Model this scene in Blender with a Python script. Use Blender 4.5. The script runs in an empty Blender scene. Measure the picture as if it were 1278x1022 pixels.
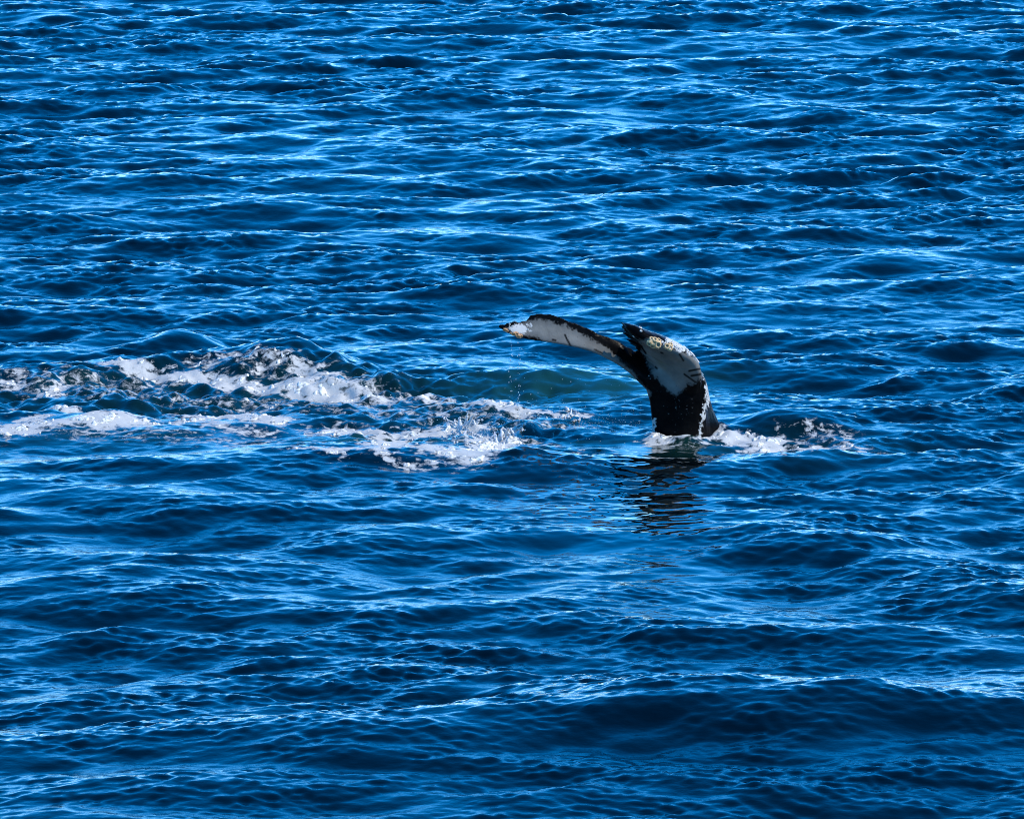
import bpy, bmesh, math, random
import numpy as np
from mathutils import Vector
from mathutils.bvhtree import BVHTree

rad = math.radians
scene = bpy.context.scene
random.seed(4)

# ------------------------------------------------------------------ camera
PITCH = rad(8.3)            # looking down on the sea from a boat's upper deck
DIST = 90.0                  # metres to the sea at the middle of the view
CAM = Vector((0.0, -DIST * math.cos(PITCH), DIST * math.sin(PITCH)))
FPX = 9900.0                 # focal length in pixels of the 1278 px wide photograph
cam_d = bpy.data.cameras.new('camera')
cam_d.sensor_width = 36.0
cam_d.lens = 36.0 * FPX / 1278.0
cam_d.clip_start = 0.5
cam_d.clip_end = 20000
cam = bpy.data.objects.new('camera', cam_d)
scene.collection.objects.link(cam)
cam.location = CAM
cam.rotation_euler = (rad(90) - PITCH, 0, 0)
scene.camera = cam

# ------------------------------------------------------------------ sky + sun
SUN_EL, SUN_AZ = rad(44), rad(98)     # azimuth clockwise from +Y (straight away from the camera)
world = bpy.data.worlds.new('World')
scene.world = world
world.use_nodes = True
wn, wl = world.node_tree.nodes, world.node_tree.links
wn.clear()
sky = wn.new('ShaderNodeTexSky')
sky.sky_type = 'NISHITA'
sky.sun_disc = False
sky.sun_elevation = SUN_EL
sky.sun_rotation = SUN_AZ
sky.altitude = 500
sky.air_density = 0.75
sky.dust_density = 0.0
sky.ozone_density = 9.0
bg = wn.new('ShaderNodeBackground')
bg.inputs['Strength'].default_value = 0.15
wo = wn.new('ShaderNodeOutputWorld')
sat = wn.new('ShaderNodeHueSaturation')      # the photograph's strong blue
sat.inputs['Saturation'].default_value = 1.25
sat.inputs['Hue'].default_value = 0.496
wl.new(sky.outputs[0], sat.inputs['Color'])
wl.new(sat.outputs[0], bg.inputs['Color'])
wl.new(bg.outputs[0], wo.inputs['Surface'])

sun_d = bpy.data.lights.new('sun', 'SUN')
sun_d.energy = 2.0
sun_d.angle = rad(0.53)
sun_d.color = (1.0, 0.955, 0.88)
sun = bpy.data.objects.new('sun', sun_d)
scene.collection.objects.link(sun)
sdir = Vector((math.sin(SUN_AZ) * math.cos(SUN_EL), math.cos(SUN_AZ) * math.cos(SUN_EL), math.sin(SUN_EL)))
sun.rotation_euler = sdir.to_track_quat('Z', 'Y').to_euler()
sun.location = sdir * 60

vs = scene.view_settings
vs.view_transform = 'Standard'
vs.look = 'None'
vs.gamma = 1.0
vs.use_curve_mapping = False
vs.exposure = 1.5
scene.cycles.filter_width = 1.0

# ------------------------------------------------------------------ survey helpers
# turn a sighting in the photograph into a place in the world
FWD = Vector((0, math.cos(PITCH), -math.sin(PITCH)))
UPV = Vector((0, math.sin(PITCH), math.cos(PITCH)))


def ray(px, py):
    return (FWD * FPX + Vector((1, 0, 0)) * (px - 639.0) + UPV * (511.0 - py)).normalized()


def on_sea(px, py, z=0.0):
    d = ray(px, py)
    return CAM + d * ((z - CAM.z) / d.z)


def at_depth(px, py, y):
    d = ray(px, py)
    return CAM + d * ((y - CAM.y) / d.y)


def project(co):
    """co (n,3) -> sighting coordinates (n,2)"""
    r = co - np.array(CAM)
    f = r @ np.array(FWD)
    return np.stack([639.0 + FPX * r[:, 0] / f, 511.0 - FPX * (r @ np.array(UPV)) / f], 1)


# ------------------------------------------------------------------ node helpers
def new_mat(name):
    m = bpy.data.materials.new(name)
    m.use_nodes = True
    nt = m.node_tree
    nt.nodes.clear()
    out = nt.nodes.new('ShaderNodeOutputMaterial')
    return m, nt, out


def nd(nt, kind, **kw):
    n = nt.nodes.new(kind)
    for k, v in kw.items():
        if k in n.inputs:
            n.inputs[k].default_value = v
        else:
            setattr(n, k, v)
    return n


def math_node(nt, op, a, b=None, clamp=False):
    n = nt.nodes.new('ShaderNodeMath')
    n.operation = op
    n.use_clamp = clamp
    for i, v in enumerate((a, b)):
        if v is None:
            continue
        if isinstance(v, (int, float)):
            n.inputs[i].default_value = v
        else:
            nt.links.new(v, n.inputs[i])
    return n.outputs[0]


def ramp(nt, fac, stops):
    n = nt.nodes.new('ShaderNodeValToRGB')
    els = n.color_ramp.elements
    while len(els) > 1:
        els.remove(els[-1])
    els[0].position, els[0].color = stops[0][0], (*stops[0][1], 1)
    for p, c in stops[1:]:
        e = els.new(p)
        e.color = (*c, 1)
    nt.links.new(fac, n.inputs[0])
    return n.outputs[0]


def mix_col(nt, fac, a, b):
    n = nt.nodes.new('ShaderNodeMix')
    n.data_type = 'RGBA'
    if isinstance(fac, (int, float)):
        n.inputs[0].default_value = fac
    else:
        nt.links.new(fac, n.inputs[0])
    for i, v in ((6, a), (7, b)):
        if isinstance(v, tuple):
            n.inputs[i].default_value = (*v, 1)
        else:
            nt.links.new(v, n.inputs[i])
    return n.outputs[2]


# ------------------------------------------------------------------ wave field
class Tile:
    """a periodic patch of random waves (height + horizontal chop)"""

    def __init__(self, size, n, lmin, lmax, slope, power=2.0, theta=90.0, focus=2.0, rot=0.0, seed=1):
        rng = np.random.default_rng(seed)
        k1 = 2 * np.pi * np.fft.fftfreq(n, size / n)
        kx, ky = np.meshgrid(k1, k1, indexing='ij')
        k = np.hypot(kx, ky)
        k[0, 0] = 1.0
        lam = 2 * np.pi / k
        band = 1 / (1 + (lam / lmax) ** 6) / (1 + (lmin / lam) ** 6)
        th = np.arctan2(ky, kx) - rad(theta)
        amp = k ** -power * band * (np.abs(np.cos(th)) ** focus + 0.02)
        amp[0, 0] = 0
        g = np.fft.fft2(rng.standard_normal((n, n)))
        H = g * amp
        sx = np.fft.ifft2(1j * kx * H).real
        sy = np.fft.ifft2(1j * ky * H).real
        s = slope / math.sqrt((sx ** 2 + sy ** 2).mean()) if slope else 1.0 / np.fft.ifft2(H).real.std()
        H *= s
        self.h = np.fft.ifft2(H).real
        self.dx = np.fft.ifft2(1j * kx / k * H).real
        self.dy = np.fft.ifft2(1j * ky / k * H).real
        self.n, self.size = n, size
        self.c, self.s = math.cos(rot), math.sin(rot)

    def _get(self, u, v, arrs):
        x = (u * self.c + v * self.s) / self.size * self.n
        y = (-u * self.s + v * self.c) / self.size * self.n
        i, j = np.floor(x).astype(np.int64), np.floor(y).astype(np.int64)
        fx, fy = x - i, y - j
        i0, j0 = i % self.n, j % self.n
        i1, j1 = (i0 + 1) % self.n, (j0 + 1) % self.n
        res = []
        for a in arrs:
            res.append(a[i0, j0] * (1 - fx) * (1 - fy) + a[i1, j0] * fx * (1 - fy)
                       + a[i0, j1] * (1 - fx) * fy + a[i1, j1] * fx * fy)
        return res

    def height(self, u, v):
        return self._get(u, v, (self.h,))[0]

    def full(self, u, v):
        h, dx, dy = self._get(u, v, (self.h, self.dx, self.dy))
        return h, dx * self.c - dy * self.s, dx * self.s + dy * self.c


T_LONG = Tile(43.0, 1024, 1.5, 5.0, 0.085, power=2.1, theta=80, focus=1.2, seed=12)
T_MID = Tile(17.3, 1024, 0.38, 1.7, 0.145, power=1.95, theta=97, focus=1.3, rot=0.21, seed=23)
T_FINE = Tile(5.3, 768, 0.115, 0.31, 0.165, power=1.75, theta=88, focus=0.6, rot=-0.13, seed=37)
T_MICRO = Tile(3.7, 768, 0.075, 0.19, 0.120, power=1.6, theta=91, focus=1.0, rot=0.07, seed=43)
N_FOAM = Tile(9.1, 1024, 0.04, 0.75, 0, power=1.45, theta=90, focus=0.0, rot=0.3, seed=51)
N_LACE = Tile(6.7, 1024, 0.10, 0.9, 0, power=1.9, theta=90, focus=0.0, rot=-0.4, seed=61)
N_RUF = Tile(23.0, 512, 0.7, 3.0, 0, power=1.6, theta=90, focus=0.0, rot=0.5, seed=83)
N_PATCH = Tile(61.0, 512, 3.0, 25.0, 0, power=1.9, theta=90, focus=0.0, rot=0.1, seed=71)


def gauss(u, v, px, py, sx, sy, rot=0.0, p=1.0):
    c = on_sea(px, py)
    a, b = u - c.x, (v - c.y) / 1.3
    r = rad(rot)
    a, b = a * math.cos(r) + b * math.sin(r), -a * math.sin(r) + b * math.cos(r)
    q = (a / sx) ** 2 + (b / sy) ** 2
    return np.exp(-0.5 * q ** p)


def seg_dist(u, v, pts):
    """distance to a polyline and the position 0..1 along it"""
    best = np.full(u.shape, 1e9)
    where = np.zeros(u.shape)
    n = len(pts) - 1
    for i in range(n):
        ax, ay = pts[i]
        bx, by = pts[i + 1]
        dx, dy = bx - ax, by - ay
        t = np.clip(((u - ax) * dx + (v - ay) * dy) / (dx * dx + dy * dy), 0, 1)
        d = np.hypot(u - ax - t * dx, v - ay - t * dy)
        m = d < best
        best[m] = d[m]
        where[m] = ((i + t) / n)[m]
    return best, where


# humps, ridges and hollows the whale has pushed up: sighting, height, half-widths, turn
HUMPS = [
    (212, 436, 0.20, 0.38, 0.30, 0), (150, 446, 0.07, 0.8, 0.35, 4), (262, 441, 0.08, 0.35, 0.3, -10),
    (225, 458, 0.10, 0.45, 0.30, 0),
    (372, 462, 0.25, 0.46, 0.40, -5), (318, 466, 0.12, 0.40, 0.35, 0), (430, 472, 0.12, 0.35, 0.35, -20),
    (475, 487, 0.10, 0.45, 0.35, -20), (560, 503, 0.10, 0.55, 0.30, -25), (620, 517, 0.07, 0.35, 0.25, -25),
    (60, 478, 0.07, 0.5, 0.35, 0), (115, 492, 0.10, 0.40, 0.30, -8), (150, 505, 0.06, 0.35, 0.25, 0),
    (70, 528, 0.06, 0.7, 0.22, -2), (150, 534, 0.09, 0.4, 0.22, 0), (310, 540, 0.05, 0.35, 0.25, 0),
    (430, 552, 0.09, 0.40, 0.28, 0), (580, 562, 0.06, 0.5, 0.30, 0), (388, 507, 0.06, 0.4, 0.25, 0),
    (250, 516, -0.05, 0.8, 0.30, 0), (480, 522, -0.04, 0.7, 0.4, 0),
    (1005, 537, 0.16, 0.60, 0.34, -8), (935, 534, 0.06, 0.4, 0.25, 0), (985, 572, 0.05, 0.6, 0.35, -5),
    (1060, 556, 0.05, 0.30, 0.3, -30),
    (740, 560, 0.05, 0.5, 0.25, 0), (680, 545, 0.03, 0.5, 0.3, 0),
    (690, 485, 0.07, 0.9, 0.5, -6), (760, 478, 0.05, 0.7, 0.4, 0),
    # bigger seas in front of the whale
    (420, 588, 0.14, 2.6, 0.75, 1), (130, 640, 0.13, 1.7, 0.9, 0), (520, 645, 0.07, 1.1, 0.7, 3),
    (1020, 660, 0.06, 1.2, 0.8, -4), (160, 735, 0.12, 1.3, 0.9, 0),
    (1040, 915, 0.24, 2.6, 1.0, 3), (380, 960, 0.16, 1.8, 1.0, -3), (560, 770, 0.06, 1.6, 0.8, 0),
    (860, 920, 0.08, 1.5, 0.9, 5),
]


_b = on_sea(852, 545)
COLLAR = (_b.x + 0.05, _b.y + 0.10)


def field(u, v):
    """sheet coordinates -> position of the sea surface"""
    dist = np.hypot(u, v + 5)
    far = np.clip(1 - (dist - 80) / 250, 0.0, 1.0)
    patch = N_PATCH.height(u, v)
    h1, x1, y1 = T_LONG.full(u, v)
    h2, x2, y2 = T_MID.full(u, v)
    h3, x3, y3 = T_FINE.full(u, v)
    h4 = T_MICRO.height(u, v) * np.interp(v, [-32, 0, 15, 40], [1.0, 0.8, 0.4, 0.0])
    # wind-ruffled and slicker patches; a slick where the whale has stirred the water
    slick = (0.35 * gauss(u, v, 790, 630, 1.3, 2.4) + 0.5 * gauss(u, v, 300, 505, 3.8, 1.2)
             + 0.35 * gauss(u, v, 730, 480, 1.2, 1.2) + 0.45 * gauss(u, v, 980, 580, 1.1, 1.0))
    mirror = gauss(u, v, 800, 645, 0.85, 2.9, p=1.5)
    slick = np.clip(slick, 0, 0.8)
    rough = np.clip(1 + 0.22 * patch, 0.5, 1.5) * np.interp(v, [-30, 0, 60], [0.72, 0.98, 1.12])
    a1 = far * (1 - 0.88 * mirror)
    a2 = far * rough * (1 - 0.35 * slick) * (1 - 0.72 * mirror)
    ruffle = np.clip(0.95 + 0.18 * h1 / T_LONG.h.std() + 0.18 * h2 / T_MID.h.std() + 0.32 * N_RUF.height(u, v), 0.25, 1.55)
    a3 = far * ruffle * rough ** 1.3 * (1 - 0.75 * slick) * (1 - 0.4 * mirror)
    chop = 0.25
    z = h1 * a1 + h2 * a2 + h3 * a3 + h4 * a3 * (1 - 0.7 * mirror)
    x = u - chop * (x1 * a1 + x2 * a2 + 0.2 * x3 * a3)
    y = v - chop * (y1 * a1 + y2 * a2 + 0.2 * y3 * a3)
    hump = np.zeros_like(u)
    near = (np.abs(u) < 16) & (v > -38) & (v < 16)
    un, vn = u[near], v[near]
    acc = np.zeros_like(un)
    for px, py, hgt, sx, sy, rot in HUMPS:
        acc += (1.0 if py < 584 else 1.4) * hgt * gauss(un, vn, px, py, sx, sy, rot)
    hump[near] = acc
    # stirred water: lumpy
    stir = np.clip(gauss(u, v, 280, 495, 3.4, 1.3, p=2) + gauss(u, v, 560, 540, 1.2, 0.9, p=2)
                   + 0.7 * gauss(u, v, 975, 560, 0.9, 0.6), 0, 1)
    lump = N_LACE.height(u, v)
    z = z + hump * (1 + 0.10 * lump * stir) + stir * 0.026 * lump
    # the sea is calm right at the tail so that it stays close to mean level there
    # water piles up in a low collar round the tail stock
    rr = np.hypot((u - COLLAR[0]) / 0.46, (v - COLLAR[1]) / 0.55)
    calm = gauss(u, v, 852, 548, 0.6, 0.7)
    z = z * (1 - 0.75 * calm) + (0.045 + 0.015 * lump) * np.exp(-((rr - 1.0) / 0.28) ** 2)
    return x, y, z


# ------------------------------------------------------------------ foam plan (strokes on the sea)
# points, half-width (m), strength
STROKES = [
    ([(0, 472), (150, 488), (300, 500), (450, 512), (640, 532)], 0.55, 0.40),
    ([(0, 540), (200, 545), (420, 556), (620, 560)], 0.40, 0.38),
    ([(250, 456), (400, 468), (520, 492), (640, 520)], 0.32, 0.38),
    ([(30, 462), (80, 457), (120, 460), (160, 468), (215, 473), (270, 476), (330, 484), (400, 490), (450, 492)], 0.17, 0.88),
    ([(60, 470), (140, 476), (220, 480)], 0.16, 0.45),
    ([(45, 498), (62, 488), (72, 478), (85, 474)], 0.11, 0.75),
    ([(0, 478), (25, 484)], 0.20, 0.6),
    ([(235, 462), (280, 452), (330, 452), (365, 452), (400, 468)], 0.26, 0.50),
    ([(375, 456), (400, 472), (415, 484), (440, 492), (480, 498)], 0.24, 0.66),
    ([(340, 480), (390, 484), (420, 490)], 0.22, 0.85),
    ([(430, 480), (480, 492), (500, 500)], 0.22, 0.62),
    ([(500, 482), (545, 494), (600, 510), (640, 519)], 0.20, 0.58),
    ([(600, 512), (625, 514), (650, 522), (700, 525), (730, 524)], 0.14, 0.82),
    ([(12, 513), (40, 514), (80, 516), (120, 520)], 0.12, 0.90),
    ([(0, 545), (30, 536), (80, 532), (130, 528), (160, 526), (188, 530)], 0.26, 0.95),
    ([(95, 524), (150, 535), (190, 536)], 0.20, 0.75),
    ([(0, 530), (40, 524), (90, 537)], 0.14, 0.6),
    ([(235, 520), (290, 526), (330, 530), (355, 533)], 0.24, 0.88),
    ([(200, 535), (250, 531), (300, 540), (340, 538)], 0.15, 0.62),
    ([(410, 540), (430, 538), (460, 542)], 0.26, 0.98),
    ([(400, 556), (440, 560), (480, 556)], 0.18, 0.60),
    ([(480, 546), (520, 541), (560, 543), (600, 548), (625, 552)], 0.25, 0.80),
    ([(470, 566), (510, 560), (560, 568), (600, 572)], 0.22, 0.75),
    ([(570, 536), (600, 546), (625, 550), (605, 562), (575, 574)], 0.26, 0.90),
    ([(350, 566), (410, 568), (455, 566), (500, 573), (560, 576)], 0.13, 0.66),
    ([(300, 562), (350, 556), (400, 560)], 0.16, 0.42),
    ([(630, 538), (660, 548), (700, 552)], 0.16, 0.45),
    ([(660, 535), (720, 538), (770, 540)], 0.30, 0.42),
    ([(640, 562), (720, 560), (800, 556)], 0.20, 0.30),
    # round the tail and to its right
    ([(818, 541), (845, 540), (880, 538), (905, 541)], 0.17, 0.95),
    ([(820, 552), (860, 546), (900, 545), (950, 547), (985, 547)], 0.21, 0.95),
    ([(905, 541), (940, 538), (975, 546)], 0.08, 0.55),
    ([(930, 552), (990, 555), (1030, 558), (1060, 560)], 0.32, 0.80),
    ([(1000, 530), (1040, 535), (1065, 545)], 0.20, 0.50),
    ([(880, 562), (940, 570), (1000, 574)], 0.20, 0.35),
        ([(740, 566), (790, 572), (830, 566)], 0.2, 0.25),
]


def on_hump(px, py):
    z = 0.0
    for _ in range(6):
        p = on_sea(px, py, z)
        a, b = np.array([p.x]), np.array([p.y])
        z = 0.5 * z + 0.5 * float(sum((1.0 if qy < 584 else 1.4) * h * gauss(a, b, qx, qy, sx, sy, r)[0] for qx, qy, h, sx, sy, r in HUMPS))
    return p.x, p.y


STROKES = [([on_hump(*p) for p in pts], w, s) for pts, w, s in STROKES]
# pale, bubble-filled water under the surface
MILKY = [(300, 500, 2.6, 0.8, 0.30), (560, 520, 1.3, 0.8, 0.30),(430, 560, 0.55, 0.45, 0.9), (560, 560, 0.8, 0.6, 0.5), (150, 545, 0.9, 0.5, 0.4), (390, 488, 0.9, 0.6, 0.45),
         (110, 485, 0.6, 0.45, 0.45), (700, 545, 0.9, 0.6, 0.40), (990, 562, 0.8, 0.6, 0.35), (850, 556, 0.7, 0.4, 0.4),
         (200, 480, 1.2, 0.5, 0.3), (680, 487, 1.0, 0.8, 0.7), (770, 480, 0.8, 0.9, 0.95)]


def foam_plan(u, v):
    m = np.zeros(u.shape)
    warp = 0.07 * N_FOAM.height(u + 3.1, v - 1.7)
    warp2 = 0.07 * N_FOAM.height(u - 5.3, v + 2.2)
    for pts, w, s in STROKES:
        xs = [p[0] for p in pts]
        ys = [p[1] for p in pts]
        box = (u > min(xs) - 1) & (u < max(xs) + 1) & (v > min(ys) - 1) & (v < max(ys) + 1)
        if not box.any():
            continue
        d, t = seg_dist(u[box] + warp[box], v[box] + warp2[box], pts)
        end = np.clip(np.minimum(t, 1 - t) * 8 + 0.55, 0, 1)
        m[box] = np.maximum(m[box], s * end * np.exp(-0.5 * (d / w) ** 2))
    return m


def milky_plan(u, v):
    m = np.zeros(u.shape)
    for px, py, sx, sy, s in MILKY:
        m = np.maximum(m, s * gauss(u, v, px, py, sx, sy))
    return m


def grid_mesh(name, X, Y, Z, keep=None, attrs=None):
    """rows x cols arrays -> mesh of quads; keep: per-quad mask"""
    r, c = X.shape
    idx = np.arange(r * c).reshape(r, c)
    q = np.stack([idx[:-1, :-1], idx[:-1, 1:], idx[1:, 1:], idx[1:, :-1]], -1).reshape(-1, 4)
    co = np.stack([X, Y, Z], -1).reshape(-1, 3)
    vals = {k: a.reshape(-1) for k, a in (attrs or {}).items()}
    if keep is not None:
        q = q[keep.reshape(-1)]
        used = np.unique(q)
        re = np.full(r * c, -1)
        re[used] = np.arange(len(used))
        q = re[q]
        co = co[used]
        vals = {k: a[used] for k, a in vals.items()}
    me = bpy.data.meshes.new(name)
    me.vertices.add(len(co))
    me.vertices.foreach_set('co', co.astype(np.float32).ravel())
    me.loops.add(q.size)
    me.loops.foreach_set('vertex_index', q.astype(np.int32).ravel())
    me.polygons.add(len(q))
    me.polygons.foreach_set('loop_start', np.arange(0, q.size, 4, dtype=np.int32))
    me.update(calc_edges=True)
    me.polygons.foreach_set('use_smooth', np.ones(len(q), bool))
    for k, a in vals.items():
        at = me.attributes.new(k, 'FLOAT', 'POINT')
        at.data.foreach_set('value', a.astype(np.float32))
    me.update()
    return me


def link(name, me, mat=None, parent=None):
    o = bpy.data.objects.new(name, me)
    scene.collection.objects.link(o)
    if mat:
        me.materials.append(mat)
    if parent:
        o.parent = parent
    return o


# ------------------------------------------------------------------ the sea
def sea_material():
    m, nt, out = new_mat('sea_water')
    L = nt.links
    tc = nd(nt, 'ShaderNodeTexCoord')
    foam = nd(nt, 'ShaderNodeAttribute', attribute_name='foam').outputs['Fac']
    milky = nd(nt, 'ShaderNodeAttribute', attribute_name='milky').outputs['Fac']
    # lacy film of foam
    n1 = nd(nt, 'ShaderNodeTexNoise', Scale=9.0, Detail=7.0, Roughness=0.68, Distortion=0.5)
    L.new(tc.outputs['Object'], n1.inputs['Vector'])
    lace_in = math_node(nt, 'ADD', math_node(nt, 'MULTIPLY', foam, 0.55), math_node(nt, 'MULTIPLY', n1.outputs['Fac'], 1.15))
    lace = nd(nt, 'ShaderNodeMapRange')
    lace.interpolation_type = 'SMOOTHSTEP'
    lace.inputs['From Min'].default_value = 0.75
    lace.inputs['From Max'].default_value = 0.96
    L.new(lace_in, lace.inputs['Value'])
    lace_f = math_node(nt, 'MULTIPLY', lace.outputs[0], math_node(nt, 'MULTIPLY', foam, 3.5, True), True)
    # fine ripples
    mp = nd(nt, 'ShaderNodeMapping')
    mp.inputs['Scale'].default_value = (1.0, 1.5, 1.0)
    mp.inputs['Rotation'].default_value = (0, 0, rad(8))
    L.new(tc.outputs['Object'], mp.inputs['Vector'])
    r1 = nd(nt, 'ShaderNodeTexNoise', Scale=14.0, Detail=3.0, Roughness=0.55)
    L.new(mp.outputs[0], r1.inputs['Vector'])
    bump = nd(nt, 'ShaderNodeBump', Strength=1.0, Distance=0.003)
    slick = nd(nt, 'ShaderNodeAttribute', attribute_name='slick').outputs['Fac']
    L.new(math_node(nt, 'SUBTRACT', 1.0, slick, True), bump.inputs['Strength'])
    L.new(r1.outputs['Fac'], bump.inputs['Height'])
    deep = mix_col(nt, milky, (0.0001, 0.0008, 0.0014), (0.006, 0.042, 0.036))
    w = nd(nt, 'ShaderNodeBsdfPrincipled', Roughness=0.015, IOR=1.333)
    L.new(deep, w.inputs['Base Color'])
    L.new(bump.outputs[0], w.inputs['Normal'])
    f = nd(nt, 'ShaderNodeBsdfPrincipled', Roughness=0.6)
    f.inputs['Base Color'].default_value = (0.42, 0.41, 0.37, 1)
    fb = nd(nt, 'ShaderNodeBump', Strength=0.6, Distance=0.02)
    L.new(n1.outputs['Fac'], fb.inputs['Height'])
    L.new(fb.outputs[0], f.inputs['Normal'])
    mx = nd(nt, 'ShaderNodeMixShader')
    L.new(lace_f, mx.inputs[0])
    L.new(w.outputs[0], mx.inputs[1])
    L.new(f.outputs[0], mx.inputs[2])
    L.new(mx.outputs[0], out.inputs['Surface'])
    return m


def build_sea():
    # rows: dense where the camera looks, spreading to the horizon
    ys = [-32.0]
    while ys[-1] < 66:
        d = ys[-1] + 89.0
        ys.append(ys[-1] + 0.048 * (d / 89.0) ** 1.2)
    step = 0.15
    while ys[-1] < 9000:
        step *= 1.16
        ys.append(ys[-1] + step)
    lo, step = [], 0.15
    yv = ys[0]
    while yv > -900:
        step *= 1.22
        yv -= step
        lo.append(yv)
    ys = np.array(lo[::-1] + ys)
    # columns fan out slowly with distance
    n = 600
    uu = list(np.linspace(-1, 1, n))
    step = uu[1] - uu[0]
    side = []
    x = 1.0
    while x < 400:
        step *= 1.2
        x += step
        side.append(x)
    uu = np.array([-s for s in side[::-1]] + uu + side)
    width = np.interp(ys, [-900, -32, 66, 9000], [7.0, 7.0, 14.0, 14.0])
    V = np.repeat(ys[:, None], len(uu), 1)
    U = uu[None, :] * width[:, None]
    X, Y, Z = field(U, V)
    foam = np.zeros_like(U)
    milky = np.zeros_like(U)
    m = (np.abs(U) < 9) & (V > -14) & (V < 14)
    foam[m] = foam_plan(U[m], V[m])
    milky[m] = milky_plan(U[m], V[m])
    slick = np.clip(gauss(U, V, 800, 630, 1.1, 2.6), 0, 0.9)
    print('sea', U.shape, U.size)
    me = grid_mesh('sea', X, Y, Z, attrs={'foam': foam, 'milky': milky, 'slick': slick})
    o = link('sea', me, sea_material())
    o['kind'] = 'structure'
    o['label'] = 'choppy deep blue sea with small wind waves'
    return o


sea = build_sea()


# ------------------------------------------------------------------ thick foam lying on the sea
def foam_material():
    m, nt, out = new_mat('sea_foam')
    L = nt.links
    tc = nd(nt, 'ShaderNodeTexCoord')
    n1 = nd(nt, 'ShaderNodeTexNoise', Scale=26.0, Detail=5.0, Roughness=0.65)
    L.new(tc.outputs['Object'], n1.inputs['Vector'])
    col = ramp(nt, n1.outputs['Fac'], [(0.36, (0.15, 0.17, 0.165)), (0.47, (0.50, 0.485, 0.43)), (0.60, (0.82, 0.785, 0.69))])
    p = nd(nt, 'ShaderNodeBsdfPrincipled', Roughness=0.55)
    L.new(col, p.inputs['Base Color'])
    b = nd(nt, 'ShaderNodeBump', Strength=0.6, Distance=0.012)
    L.new(n1.outputs['Fac'], b.inputs['Height'])
    L.new(b.outputs[0], p.inputs['Normal'])
    L.new(p.outputs[0], out.inputs['Surface'])
    return m


FOAM_MAT = foam_material()


def build_foam(name, label, x0, x1, y0, y1, du=0.015, dv=0.038):
    us = np.arange(x0, x1, du)
    vs_ = np.arange(y0, y1, dv)
    U, V = np.meshgrid(us, vs_)
    X, Y, Z = field(U, V)
    M = foam_plan(U, V)
    F = N_FOAM.height(U, V)
    Lc = N_LACE.height(U * 1.0 + 4.0, V)
    ridg = 1 - np.clip(np.abs(Lc) * 1.3, 0, 1)
    t = 1.20 * M + 0.42 * F + 0.30 * ridg - 1.43 - 8 * np.clip(0.42 - M, 0, 1)
    lump = N_FOAM.height(U * 2.1 + 7, V * 2.1)
    thick = np.where(t > 0, 0.004 + 0.022 * np.clip(t, 0, 1) ** 0.7 * (1 + 0.5 * lump), -0.012)
    edge = np.clip(t / 0.05, -1, 1)
    Z2 = Z + np.where(t > 0, np.minimum(thick, 0.004 + edge * 0.06), edge * 0.02)
    k = t > -0.03
    kq = k[:-1, :-1] | k[1:, :-1] | k[:-1, 1:] | k[1:, 1:]
    me = grid_mesh(name, X, Y, Z2, keep=kq)
    o = link(name, me, FOAM_MAT)
    o['kind'] = 'stuff'
    o['label'] = label
    o['category'] = 'foam'
    return o


xa, xb, xc = on_sea(0, 500).x - 1.2, on_sea(745, 530).x, on_sea(1085, 550).x
build_foam('wake_foam', 'long white foam streaks churned up left of the whale tail', xa, xb, -6.5, 6.5)
build_foam('foam_ring', 'white foam around the whale tail and to its right', xb + 0.02, xc, -7.0, 1.0)


# ------------------------------------------------------------------ the whale's tail
def catmull(pts, n):
    P = [np.array(p, float) for p in pts]
    P = [2 * P[0] - P[1]] + P + [2 * P[-1] - P[-2]]
    m = len(pts) - 1
    out = []
    for i in range(n):
        s = i / (n - 1) * m
        k = min(int(s), m - 1)
        t = s - k
        a, b, c, d = P[k:k + 4]
        out.append(0.5 * (2 * b + (c - a) * t + (2 * a - 5 * b + 4 * c - d) * t * t + (3 * b - a - 3 * c + d) * t ** 3))
    return np.array(out)


BASE = on_sea(852, 545)      # where the tail stock leaves the water
Y0 = BASE.y


def wp(px, py, dy):
    return np.array(at_depth(px, py, Y0 + dy))


def loft(bm, rings, cap=True):
    vr = [[bm.verts.new(p) for p in r] for r in rings]
    n = len(vr[0])
    for a, b in zip(vr[:-1], vr[1:]):
        for i in range(n):
            bm.faces.new((a[i], a[(i + 1) % n], b[(i + 1) % n], b[i]))
    if cap:
        bm.faces.new(vr[0][::-1])
        bm.faces.new(vr[-1])


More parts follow.
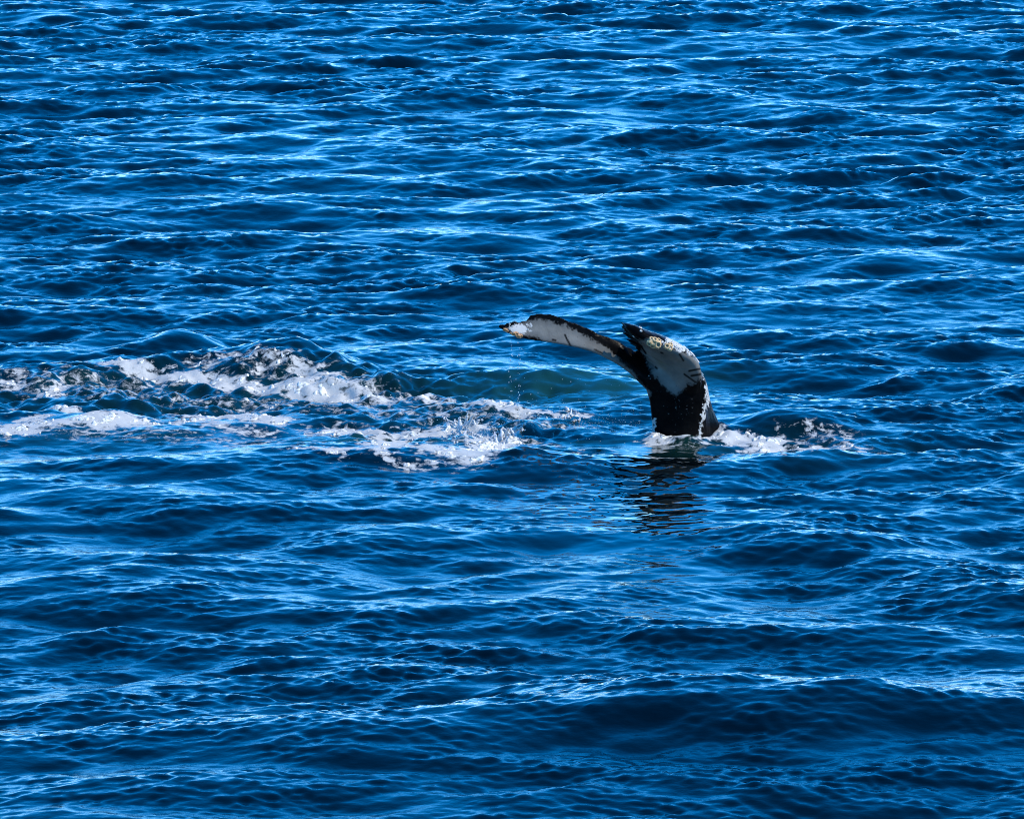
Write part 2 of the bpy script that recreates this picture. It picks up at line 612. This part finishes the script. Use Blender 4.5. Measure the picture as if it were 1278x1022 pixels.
def blade(bm, stations, n=60, jag=0.0, seed=0):
    """stations root -> tip: leading edge (px,py,dy), trailing edge (px,py,dy), thickness m, camber m"""
    rng = random.Random(seed)
    rows = []
    for le, te, th, cam_ in stations:
        rows.append(np.concatenate([wp(*le), wp(*te), [th, cam_]]))
    R = catmull(rows, n)
    LE, TE, TH, CB = R[:, :3], R[:, 3:6], R[:, 6], R[:, 7]
    mid = (LE + TE) / 2
    span = np.gradient(mid, axis=0)
    rings = []
    cs = np.concatenate([(1 - np.cos(np.linspace(0, math.pi, 15))) / 2])
    for i in range(n):
        ch = TE[i] - LE[i]
        nrm = np.cross(ch, span[i])
        nrm /= np.linalg.norm(nrm) + 1e-9
        if nrm[1] > 0:
            nrm = -nrm              # ventral side faces the camera side
        jg = jag * (1.1 * math.sin(i * 0.83 + seed) * math.sin(i * 0.31 + 2 * seed) + 0.8 * (rng.random() - 0.6))
        te = TE[i] + jg * ch / (np.linalg.norm(ch) + 1e-6) * (0.15 < i / n < 0.97)
        ch = te - LE[i]
        prof = lambda c: TH[i] * 0.5 * (2.6 * math.sqrt(max(c, 0)) * (1 - c) ** 0.9 + 0.10 * math.sin(math.pi * min(1, c * 1.02)))
        up = [LE[i] + ch * c + nrm * (prof(c) - CB[i] * 4 * c * (1 - c)) for c in cs]
        dn = [LE[i] + ch * c - nrm * (prof(c) + CB[i] * 4 * c * (1 - c)) for c in cs]
        # a thin but real trailing edge
        up[-1] = up[-1] + nrm * 0.014
        dn[-1] = dn[-1] - nrm * 0.014
        rings.append(up + dn[::-1][:-1])
    loft(bm, rings)


def build_whale_body():
    bm = bmesh.new()
    # tail stock: horizontal sections; left corner, ventral bulge, right corner, side, keel, far left
    secs = []
    for vl, vr, keel, py, z in [
        (800, 900, 990, 690, -1.3), (808, 888, 950, 600, -0.5), (814, 877, 914, 551, -0.06), (816, 874, 901, 541, 0.02),
        (815, 874, 896, 530, 0.13), (814, 876, 889, 515, 0.26), (812, 879, 884, 500, 0.40), (808, 880, 881, 485, 0.53),
        (806, 878, 876, 470, 0.66), (812, 866, 866, 458, 0.76),
    ]:
        p = [wp(vl, py, -0.02), wp((vl + vr) / 2, py, -0.17), wp(vr, py, -0.12), wp((vr + keel * 1.2) / 2.2, py, 0.10),
             wp(keel, py, 0.34), wp((vl + keel) / 2 + 8, py, 0.40), wp(vl + 8, py, 0.22)]
        for q in p:
            q[2] = z * 1.0 + 0.0
        n = len(p)
        ring = []
        for i in range(n):
            a, b, c, d = p[(i - 1) % n], p[i], p[(i + 1) % n], p[(i + 2) % n]
            for t in (0, 0.25, 0.5, 0.75):
                ring.append(0.5 * (2 * b + (c - a) * t + (2 * a - 5 * b + 4 * c - d) * t * t + (3 * b - a - 3 * c + d) * t ** 3))
        secs.append(ring)
    loft(bm, secs)
    # left fluke
    blade(bm, [
        ((846, 512, 0.05), (838, 452, 0.15), 0.25, 0.0),
        ((822, 500, 0.03), (815, 447, 0.18), 0.21, 0.0),
        ((806, 484, 0.02), (797, 441, 0.16), 0.135, 0.01),
        ((788, 467, 0.00), (775, 428, 0.06), 0.10, 0.015),
        ((764, 451, -0.05), (750, 417, 0.0), 0.075, 0.02),
        ((735, 438, -0.12), (718, 403.5, -0.09), 0.065, 0.025),
        ((704, 431, -0.20), (692, 394, -0.17), 0.06, 0.03),
        ((680, 427, -0.27), (670, 391, -0.24), 0.06, 0.025),
        ((660, 424, -0.33), (654, 400, -0.30), 0.05, 0.015),
        ((641, 418, -0.39), (638, 402, -0.36), 0.04, 0.005),
        ((622, 409, -0.42), (623, 405, -0.41), 0.022, 0.0),
    ], n=90, jag=0.010, seed=3)
    # right fluke, bent round towards the camera
    blade(bm, [
        ((846, 530, 0.02), (822, 470, 0.20), 0.26, 0.0),
        ((862, 508, -0.05), (812, 458, 0.20), 0.26, 0.0),
        ((873, 486, -0.17), (803, 446, 0.17), 0.25, 0.01),
        ((874, 466, -0.32), (796, 436, 0.10), 0.23, 0.02),
        ((866, 451, -0.46), (788, 427, 0.00), 0.20, 0.03),
        ((846, 439, -0.57), (783, 419, -0.10), 0.17, 0.03),
        ((821, 429, -0.62), (779, 412, -0.20), 0.14, 0.02),
        ((799, 417, -0.62), (778, 406, -0.32), 0.10, 0.01),
        ((784, 408, -0.56), (779, 404, -0.45), 0.04, 0.0),
    ], n=80, jag=0.06, seed=8)
    bmesh.ops.recalc_face_normals(bm, faces=bm.faces)
    me = bpy.data.meshes.new('body')
    bm.to_mesh(me)
    bm.free()
    o = link('body', me)
    rm = o.modifiers.new('fuse', 'REMESH')
    rm.mode = 'VOXEL'
    rm.voxel_size = 0.012
    rm.adaptivity = 0.0
    sm = o.modifiers.new('smooth', 'SMOOTH')
    sm.factor = 0.5
    sm.iterations = 4
    dg = bpy.context.evaluated_depsgraph_get()
    me2 = bpy.data.meshes.new_from_object(o.evaluated_get(dg))
    me2.name = 'body'
    o.modifiers.clear()
    o.data = me2
    bpy.data.meshes.remove(me)
    me2.polygons.foreach_set('use_smooth', np.ones(len(me2.polygons), bool))
    return o


def poly_sd(p, poly):
    """signed distance in sighting units, positive inside"""
    poly = np.array(poly, float)
    d = np.full(len(p), 1e9)
    inside = np.zeros(len(p), bool)
    n = len(poly)
    for i in range(n):
        a, b = poly[i], poly[(i + 1) % n]
        e = b - a
        w = p - a
        t = np.clip((w @ e) / (e @ e), 0, 1)
        d = np.minimum(d, np.hypot(w[:, 0] - t * e[0], w[:, 1] - t * e[1]))
        c = (a[1] > p[:, 1]) != (b[1] > p[:, 1])
        xs = a[0] + (p[:, 1] - a[1]) / (b[1] - a[1] + 1e-12) * (b[0] - a[0])
        inside ^= c & (p[:, 0] < xs)
    return np.where(inside, d, -d)


GREY_L = [(630, 411), (648, 404), (660, 402), (668, 398), (690, 402), (703, 405), (730, 419), (756, 432), (770, 445),
          (784, 458), (797, 473), (812, 491), (806, 505), (780, 492), (750, 475), (700, 458), (684, 432), (668, 421), (650, 418), (636, 414)]
GREY_R = [(797, 424), (808, 423), (820, 427), (835, 433), (850, 438), (862, 443), (872, 450), (879, 458), (877, 470),
          (868, 478), (858, 480), (850, 489), (844, 494), (835, 488), (825, 479), (815, 468), (808, 455), (803, 442)]
EDGE_R = [(872, 446), (888, 446), (892, 480), (886, 505), (878, 530), (876, 550), (869, 550), (871, 530), (875, 512), (877, 495), (879, 478)]
EDGE_B = [(810, 520), (817, 524), (820, 538), (821, 550), (810, 550)]
TIP_L = [(632, 410), (645, 404), (660, 406), (662, 414), (648, 417), (637, 414)]
NOSE_R = [(832, 420), (850, 426), (868, 436), (884, 450), (878, 452), (862, 442), (845, 436), (832, 432)]


def whale_material():
    m, nt, out = new_mat('whale_skin')
    L = nt.links
    tc = nd(nt, 'ShaderNodeTexCoord')
    grey = nd(nt, 'ShaderNodeAttribute', attribute_name='grey').outputs['Fac']
    white = nd(nt, 'ShaderNodeAttribute', attribute_name='white').outputs['Fac']
    speck = nd(nt, 'ShaderNodeAttribute', attribute_name='speck').outputs['Fac']
    n1 = nd(nt, 'ShaderNodeTexNoise', Scale=15.0, Detail=6.0, Roughness=0.66)
    n2 = nd(nt, 'ShaderNodeTexNoise', Scale=3.5, Detail=5.0, Roughness=0.6)
    n3 = nd(nt, 'ShaderNodeTexNoise', Scale=34.0, Detail=4.0, Roughness=0.7)
    for n in (n1, n2, n3):
        L.new(tc.outputs['Object'], n.inputs['Vector'])
    c1 = math_node(nt, 'SUBTRACT', n1.outputs['Fac'], 0.5)
    c3 = math_node(nt, 'SUBTRACT', n3.outputs['Fac'], 0.5)

    def mask(att, amount, soft):
        v = math_node(nt, 'ADD', att, math_node(nt, 'MULTIPLY', c1, amount))
        v = math_node(nt, 'ADD', v, math_node(nt, 'MULTIPLY', c3, amount * 0.35))
        r = nd(nt, 'ShaderNodeMapRange')
        r.interpolation_type = 'SMOOTHSTEP'
        r.inputs['From Min'].default_value = -soft
        r.inputs['From Max'].default_value = soft
        L.new(v, r.inputs['Value'])
        return r.outputs[0]

    black = ramp(nt, n2.outputs['Fac'], [(0.3, (0.0015, 0.0017, 0.002)), (0.7, (0.005, 0.0046, 0.0042))])
    greyc = ramp(nt, n2.outputs['Fac'], [(0.28, (0.09, 0.087, 0.076)), (0.5, (0.145, 0.139, 0.121)), (0.72, (0.20, 0.192, 0.166))])
    side_sheen = nd(nt, 'ShaderNodeAttribute', attribute_name='side_sheen').outputs['Fac']
    black = mix_col(nt, side_sheen, black, (0.020, 0.022, 0.027))  # right-facing skin: dark grey hide with a blue sky sheen painted in
    # thin dark scratches on the pale skin
    sc = nd(nt, 'ShaderNodeTexNoise', Scale=5.0, Detail=2.0, Roughness=0.4)
    mp = nd(nt, 'ShaderNodeMapping')
    mp.inputs['Scale'].default_value = (1.0, 1.0, 3.5)
    mp.inputs['Rotation'].default_value = (0, rad(35), 0)
    L.new(tc.outputs['Object'], mp.inputs['Vector'])
    L.new(mp.outputs[0], sc.inputs['Vector'])
    scr = math_node(nt, 'ABSOLUTE', math_node(nt, 'SUBTRACT', sc.outputs['Fac'], 0.42))
    scr = nd_map(nt, scr, 0.004, 0.0)
    greyc = mix_col(nt, math_node(nt, 'MULTIPLY', scr, 0.5), greyc, (0.08, 0.08, 0.08))
    # the pale pigment thins towards its borders
    thin = math_node(nt, 'MULTIPLY', nd_map(nt, grey, 8.0, 0.0), 0.6, True)
    greyc = mix_col(nt, thin, greyc, (0.06, 0.06, 0.056))
    # soft streaks running across the fluke, and small dark nicks
    mp2 = nd(nt, 'ShaderNodeMapping')
    mp2.inputs['Scale'].default_value = (6.0, 6.0, 26.0)
    mp2.inputs['Rotation'].default_value = (0, rad(-25), 0)
    L.new(tc.outputs['Object'], mp2.inputs['Vector'])
    st = nd(nt, 'ShaderNodeTexNoise', Scale=1.0, Detail=4.0, Roughness=0.6)
    L.new(mp2.outputs[0], st.inputs['Vector'])
    greyc = mix_col(nt, math_node(nt, 'MULTIPLY', nd_map(nt, st.outputs['Fac'], 0.45, 0.75), 0.45), greyc, (0.12, 0.125, 0.12))
    nick = nd_map(nt, n3.outputs['Fac'], 0.33, 0.28)
    greyc = mix_col(nt, nick, greyc, (0.02, 0.02, 0.02))
    greyc = mix_col(nt, nd(nt, 'ShaderNodeAttribute', attribute_name='stain').outputs['Fac'], greyc, (0.10, 0.085, 0.05))
    greyc = mix_col(nt, nd(nt, 'ShaderNodeAttribute', attribute_name='mark').outputs['Fac'], greyc, (0.008, 0.008, 0.008))
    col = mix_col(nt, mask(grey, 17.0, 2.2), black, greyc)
    col = mix_col(nt, mask(white, 26.0, 1.0), col, (0.42, 0.41, 0.375))
    sp = math_node(nt, 'GREATER_THAN', math_node(nt, 'ADD', n3.outputs['Fac'], math_node(nt, 'MULTIPLY', speck, 0.085)), 0.735)
    col = mix_col(nt, sp, col, (0.40, 0.39, 0.37))
    p = nd(nt, 'ShaderNodeBsdfPrincipled', Roughness=0.14, IOR=1.33)
    L.new(col, p.inputs['Base Color'])
    p.inputs['Specular IOR Level'].default_value = 0.03
    p.inputs['Coat Weight'].default_value = 0.0
    p.inputs['Coat Roughness'].default_value = 0.12
    p.inputs['Coat IOR'].default_value = 1.33
    b = nd(nt, 'ShaderNodeBump', Strength=0.5, Distance=0.010)
    L.new(n1.outputs['Fac'], b.inputs['Height'])
    L.new(b.outputs[0], p.inputs['Normal'])
    L.new(p.outputs[0], out.inputs['Surface'])
    return m


def nd_map(nt, v, a, b):
    r = nd(nt, 'ShaderNodeMapRange')
    r.inputs['From Min'].default_value = a
    r.inputs['From Max'].default_value = b
    nt.links.new(v, r.inputs['Value'])
    return r.outputs[0]


whale = bpy.data.objects.new('humpback_whale', None)
scene.collection.objects.link(whale)
whale.location = (BASE.x, BASE.y, 0)
whale['label'] = 'diving humpback whale raising its black and white tail fluke'
whale['category'] = 'whale'
body = build_whale_body()
me = body.data
nv = len(me.vertices)
co = np.empty(nv * 3, np.float32)
me.vertices.foreach_get('co', co)
co = co.reshape(-1, 3).astype(float)
no = np.empty(nv * 3, np.float32)
me.vertex_normals.foreach_get('vector', no)
no = no.reshape(-1, 3)
pp = project(co)
vent = np.clip((-no[:, 1] + 0.15) * 6, -1, 1)      # pale pigment only on the belly side
grey = np.maximum(poly_sd(pp, GREY_L), poly_sd(pp, GREY_R))
grey = np.where(vent > 0, grey, -12.0)
white = np.maximum(np.max([poly_sd(pp, q) for q in (EDGE_B, TIP_L, NOSE_R)], 0) - 1.2, poly_sd(pp, EDGE_R) - 3.1)
white = np.where(vent > -0.3, white, -12.0)
speck = np.maximum(poly_sd(pp, [(795, 425), (806, 430), (822, 470), (835, 500), (815, 490), (800, 465)]),
                   poly_sd(pp, [(822, 500), (872, 480), (870, 545), (820, 545)]) - 4)
speck = np.clip(np.where(vent > 0, speck, -10) / 6.0, -1, 0.75)
# scars and a brown stain on the pale skin
mark = np.zeros(nv)
for a, b, w in [((705, 418), (712, 432), 1.1), ((848, 442), (853, 450), 1.0), ((860, 463), (875, 460), 1.1), ((863, 469), (875, 467), 1.3),
                ((854, 467), (868, 477), 1.0), ((742, 436), (752, 441), 0.9), ((800, 432), (806, 441), 1.0), ((690, 424), (693, 425), 1.2),
                ((825, 440), (827, 441), 0.9), ((818, 458), (820, 460), 1.0)]:
    dseg, _ = seg_dist(pp[:, 0], pp[:, 1], [a, b])
    mark = np.maximum(mark, np.clip(1.6 - dseg / w, 0, 1))
mark[vent <= 0] = 0
stain = 0.6 * np.exp(-0.5 * (((pp[:, 0] - 824) * 0.8 + (pp[:, 1] - 453) * 0.6) / 7) ** 2 - 0.5 * (((pp[:, 0] - 824) * -0.6 + (pp[:, 1] - 453) * 0.8) / 2.6) ** 2)
for k, a in (('grey', grey), ('white', white), ('speck', speck), ('mark', mark), ('stain', stain), ('side_sheen', np.clip(no[:, 1] * 4 + 1.6, 0, 1) * (no[:, 0] > 0.2))):
    at = me.attributes.new(k, 'FLOAT', 'POINT')
    at.data.foreach_set('value', a.astype(np.float32))
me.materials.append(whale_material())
body.parent = whale
body.matrix_parent_inverse = whale.matrix_world.inverted()
body.location = (0, 0, 0)
co_l = co - np.array(whale.location)
me.vertices.foreach_set('co', co_l.astype(np.float32).ravel())
body.matrix_parent_inverse.identity()
me.update()


# barnacles
def barnacle_mesh():
    bm = bmesh.new()
    n = 9
    prof = [(1.0, -0.15), (0.82, 0.35), (0.62, 0.55), (0.42, 0.48), (0.30, 0.12)]
    rings = []
    for j, (r, z) in enumerate(prof):
        rings.append([bm.verts.new((r * math.cos(2 * math.pi * i / n) * (1 + 0.09 * (i % 2)),
                                    r * math.sin(2 * math.pi * i / n) * (1 + 0.09 * (i % 2)), z)) for i in range(n)])
    for a, b in zip(rings[:-1], rings[1:]):
        for i in range(n):
            bm.faces.new((a[i], a[(i + 1) % n], b[(i + 1) % n], b[i]))
    bm.faces.new(rings[-1])
    bm.normal_update()
    m = bpy.data.meshes.new('barnacle')
    bm.to_mesh(m)
    bm.free()
    for p in m.polygons:
        p.material_index = 1 if p.index >= 3 * n else 0
    return m


def shell_material(name, c0, c1):
    m, nt, out = new_mat(name)
    tc = nd(nt, 'ShaderNodeTexCoord')
    n = nd(nt, 'ShaderNodeTexNoise', Scale=3.0, Detail=4.0)
    nt.links.new(tc.outputs['Object'], n.inputs['Vector'])
    p = nd(nt, 'ShaderNodeBsdfPrincipled', Roughness=0.6)
    nt.links.new(ramp(nt, n.outputs['Fac'], [(0.35, c0), (0.65, c1)]), p.inputs['Base Color'])
    nt.links.new(p.outputs[0], out.inputs['Surface'])
    return m


CREAM = shell_material('barnacle_cream', (0.44, 0.25, 0.09), (0.62, 0.45, 0.23))
PALE = shell_material('barnacle_white', (0.36, 0.35, 0.31), (0.56, 0.55, 0.50))
RUST = shell_material('barnacle_orange', (0.34, 0.14, 0.045), (0.52, 0.29, 0.12))
PIT = shell_material('barnacle_hole', (0.16, 0.12, 0.07), (0.32, 0.25, 0.15))
b_meshes = {}
for k, mt in (('cream', CREAM), ('pale', PALE), ('rust', RUST)):
    bmh = barnacle_mesh()
    bmh.materials.append(mt)
    bmh.materials.append(PIT if k != 'rust' else RUST)
    b_meshes[k] = bmh
tree = BVHTree.FromPolygons([Vector(c) for c in co], [tuple(p.vertices) for p in me.polygons])
spots = [(811, 428, 3.4, 'cream'), (817, 424, 3.0, 'cream'), (815, 431, 3.6, 'cream'), (821, 430, 3.6, 'cream'), (822, 425, 2.8, 'cream'),
         (813, 423, 2.2, 'cream'), (832, 432, 3.2, 'cream'), (836, 434, 3.0, 'cream'), (837, 430, 2.4, 'cream'),
         (799, 409, 2.2, 'pale'), (800, 413, 1.6, 'pale'), (791, 420, 1.5, 'pale')]
rg = random.Random(5)
for i in range(34):
    t = rg.random()
    spots.append((826 + 50 * t + rg.uniform(-3, 3), 428 + 17 * t ** 1.2 + rg.uniform(-4, 4), rg.uniform(1.0, 2.3), 'pale'))
for i in range(3):
    t = rg.random()
    spots.append((880 - 6 * t ** 2 + rg.uniform(-2, 1), 450 + 70 * t, rg.uniform(0.8, 1.4), 'pale'))
for i in range(26):
    t = rg.random()
    spots.append((629 + 21 * t + rg.uniform(-1, 1), 413.0 + 7.5 * t + rg.uniform(-2.0, 1.5), rg.uniform(1.1, 2.2), 'rust'))
for i in range(5):
    t = rg.random()
    spots.append((632 + 28 * t, 403 + 6 * t + rg.uniform(-3, 3), rg.uniform(0.7, 1.3), 'pale'))
for px, py, r, kind in spots:
    d = ray(px, py)
    hit, nrm, _, _ = tree.ray_cast(CAM, d)
    if hit is None:
        p0 = at_depth(px, py, Y0 - 0.35)
        hit, nrm, _, dist = tree.find_nearest(p0)
        if dist > 0.12:
            continue
    o = bpy.data.objects.new('barnacle', b_meshes[kind])
    scene.collection.objects.link(o)
    o.parent = whale
    o.location = hit - whale.location
    q = nrm.to_track_quat('Z', 'Y')
    o.rotation_mode = 'QUATERNION'
    o.rotation_quaternion = q
    s = r / 110.0 * (1.4 if kind != 'pale' else 1.15)
    o.scale = (s * rg.uniform(0.85, 1.15), s * rg.uniform(0.85, 1.15), s * rg.uniform(0.7, 1.0))


# ------------------------------------------------------------------ spray
def water_drop_material():
    m, nt, out = new_mat('spray_water')
    p = nd(nt, 'ShaderNodeBsdfPrincipled', Roughness=0.25, IOR=1.333)
    p.inputs['Base Color'].default_value = (0.50, 0.50, 0.49, 1)
    tc = nd(nt, 'ShaderNodeTexCoord')
    n = nd(nt, 'ShaderNodeTexNoise', Scale=40.0, Detail=3.0)
    nt.links.new(tc.outputs['Object'], n.inputs['Vector'])
    b = nd(nt, 'ShaderNodeBump', Strength=0.5, Distance=0.01)
    nt.links.new(n.outputs['Fac'], b.inputs['Height'])
    nt.links.new(b.outputs[0], p.inputs['Normal'])
    nt.links.new(p.outputs[0], out.inputs['Surface'])
    return m


SPRAY = water_drop_material()
ICO = bmesh.new()
bmesh.ops.create_icosphere(ICO, subdivisions=1, radius=1.0)
ICO_V = np.array([v.co[:] for v in ICO.verts])
ICO_F = np.array([[v.index for v in f.verts] for f in ICO.faces])
ICO.free()


class Spray:
    def __init__(self, seed):
        self.v, self.f, self.n = [], [], 0
        self.r = random.Random(seed)

    def drop(self, p, r, stretch=1.0):
        s = np.array([r, r, r * stretch])
        self.v.append(ICO_V * s + np.array(p))
        self.f += (ICO_F + self.n).tolist()
        self.n += len(ICO_V)

    def jet(self, p, vel, r0, tmax, seg=7):
        p, vel = np.array(p, float), np.array(vel, float)
        pts = []
        for i in range(seg + 1):
            t = tmax * i / seg
            q = p + vel * t + np.array([0, 0, -4.9 * t * t])
            pts.append(q + np.array([self.r.gauss(0, r0 * 0.35) for _ in range(3)]) * (i > 0))
        n = 6
        base = self.n
        for i, q in enumerate(pts):
            rr = r0 * (1 - i / seg) ** 0.7 * (1 + 0.25 * self.r.gauss(0, 1) * (i > 0)) + 0.004
            ang = np.arange(n) * 2 * math.pi / n
            self.v.append(q + np.stack([np.cos(ang) * rr, np.sin(ang) * rr, np.zeros(n)], 1))
        for i in range(seg):
            for j in range(n):
                a = base + i * n + j
                b = base + i * n + (j + 1) % n
                self.f.append([a, b, b + n, a + n])
        self.n += n * (seg + 1)
        self.drop(pts[-1], r0 * 0.35 + 0.004)
        for k in range(2):
            t = tmax * (1.05 + 0.25 * self.r.random())
            self.drop(p + vel * t + np.array([0, 0, -4.9 * t * t]), self.r.uniform(0.005, 0.011))

    def build(self, name, label, cat):
        me_ = bpy.data.meshes.new(name)
        me_.from_pydata(np.concatenate(self.v).tolist(), [], self.f)
        me_.polygons.foreach_set('use_smooth', np.ones(len(me_.polygons), bool))
        o = link(name, me_, SPRAY)
        o['kind'] = 'stuff'
        o['label'] = label
        o['category'] = cat
        return o


def sea_z(x, y):
    return float(field(np.array([x]), np.array([y]))[2][0])


# splash thrown up at the near end of the wake
sp = Spray(7)
for cx, cy, wdt, n, pw in [(573, 540, 16, 16, 1.6), (590, 545, 34, 60, 0.9), (624, 553, 12, 30, 1.3), (600, 566, 34, 60, 0.6), (560, 548, 30, 40, 0.7)]:
    for i in range(n):
        q = on_sea(cx + sp.r.gauss(0, wdt * 0.5), cy + sp.r.gauss(0, 4))
        z = sea_z(q.x, q.y)
        up = pw * sp.r.uniform(0.5, 1.35)
        sp.jet((q.x, q.y, z - 0.02), (sp.r.gauss(0.1, 0.7), sp.r.gauss(0, 0.5), up), sp.r.uniform(0.008, 0.026), up / 9.8 * sp.r.uniform(0.6, 1.1))
for i in range(700):
    q = on_sea(590 + sp.r.gauss(0, 28), 553 + sp.r.gauss(0, 10))
    z = sea_z(q.x, q.y)
    sp.drop((q.x, q.y, z + abs(sp.r.gauss(0, 0.10))), sp.r.uniform(0.002, 0.006))
sp.build('splash', 'white water splash leaping up at the right end of the foam', 'splash')

sp = Spray(9)
for cx, cy, wdt, n, pw in [(716, 526, 14, 26, 0.85), (690, 527, 20, 16, 0.5), (640, 520, 18, 12, 0.5), (765, 540, 6, 5, 0.7)]:
    for i in range(n):
        q = on_sea(cx + sp.r.gauss(0, wdt * 0.5), cy + sp.r.gauss(0, 2))
        z = sea_z(q.x, q.y)
        up = pw * sp.r.uniform(0.4, 1.3)
        sp.jet((q.x, q.y, z - 0.02), (sp.r.gauss(0.1, 0.35), sp.r.gauss(0, 0.3), up), sp.r.uniform(0.012, 0.026), up / 9.8 * sp.r.uniform(0.6, 1.1))
for i in range(500):
    q = on_sea(sp.r.uniform(610, 800), 535 + sp.r.gauss(0, 9))
    z = sea_z(q.x, q.y)
    sp.drop((q.x, q.y, z + abs(sp.r.gauss(0, 0.05))), sp.r.uniform(0.002, 0.0045))
sp.build('small_splash', 'small white splash breaking left of the tail stock', 'splash')

sp = Spray(13)
for i in range(60):
    px = (637 if i % 2 else 647) + sp.r.gauss(0, 1.2)
    sp.drop(at_depth(px, sp.r.uniform(424, 520), Y0 - 0.36), sp.r.uniform(0.0025, 0.006), 1.6)
for i in range(70):
    px = sp.r.uniform(630, 800)
    top = 424 + (px - 630) * 0.3
    sp.drop(at_depth(px, top + (520 - top) * sp.r.random() ** 0.7, Y0 + sp.r.uniform(-0.3, 0.2)), sp.r.uniform(0.002, 0.005), 1.5)
sp.build('falling_drops', 'water drops dripping from the left fluke tip', 'water drops')
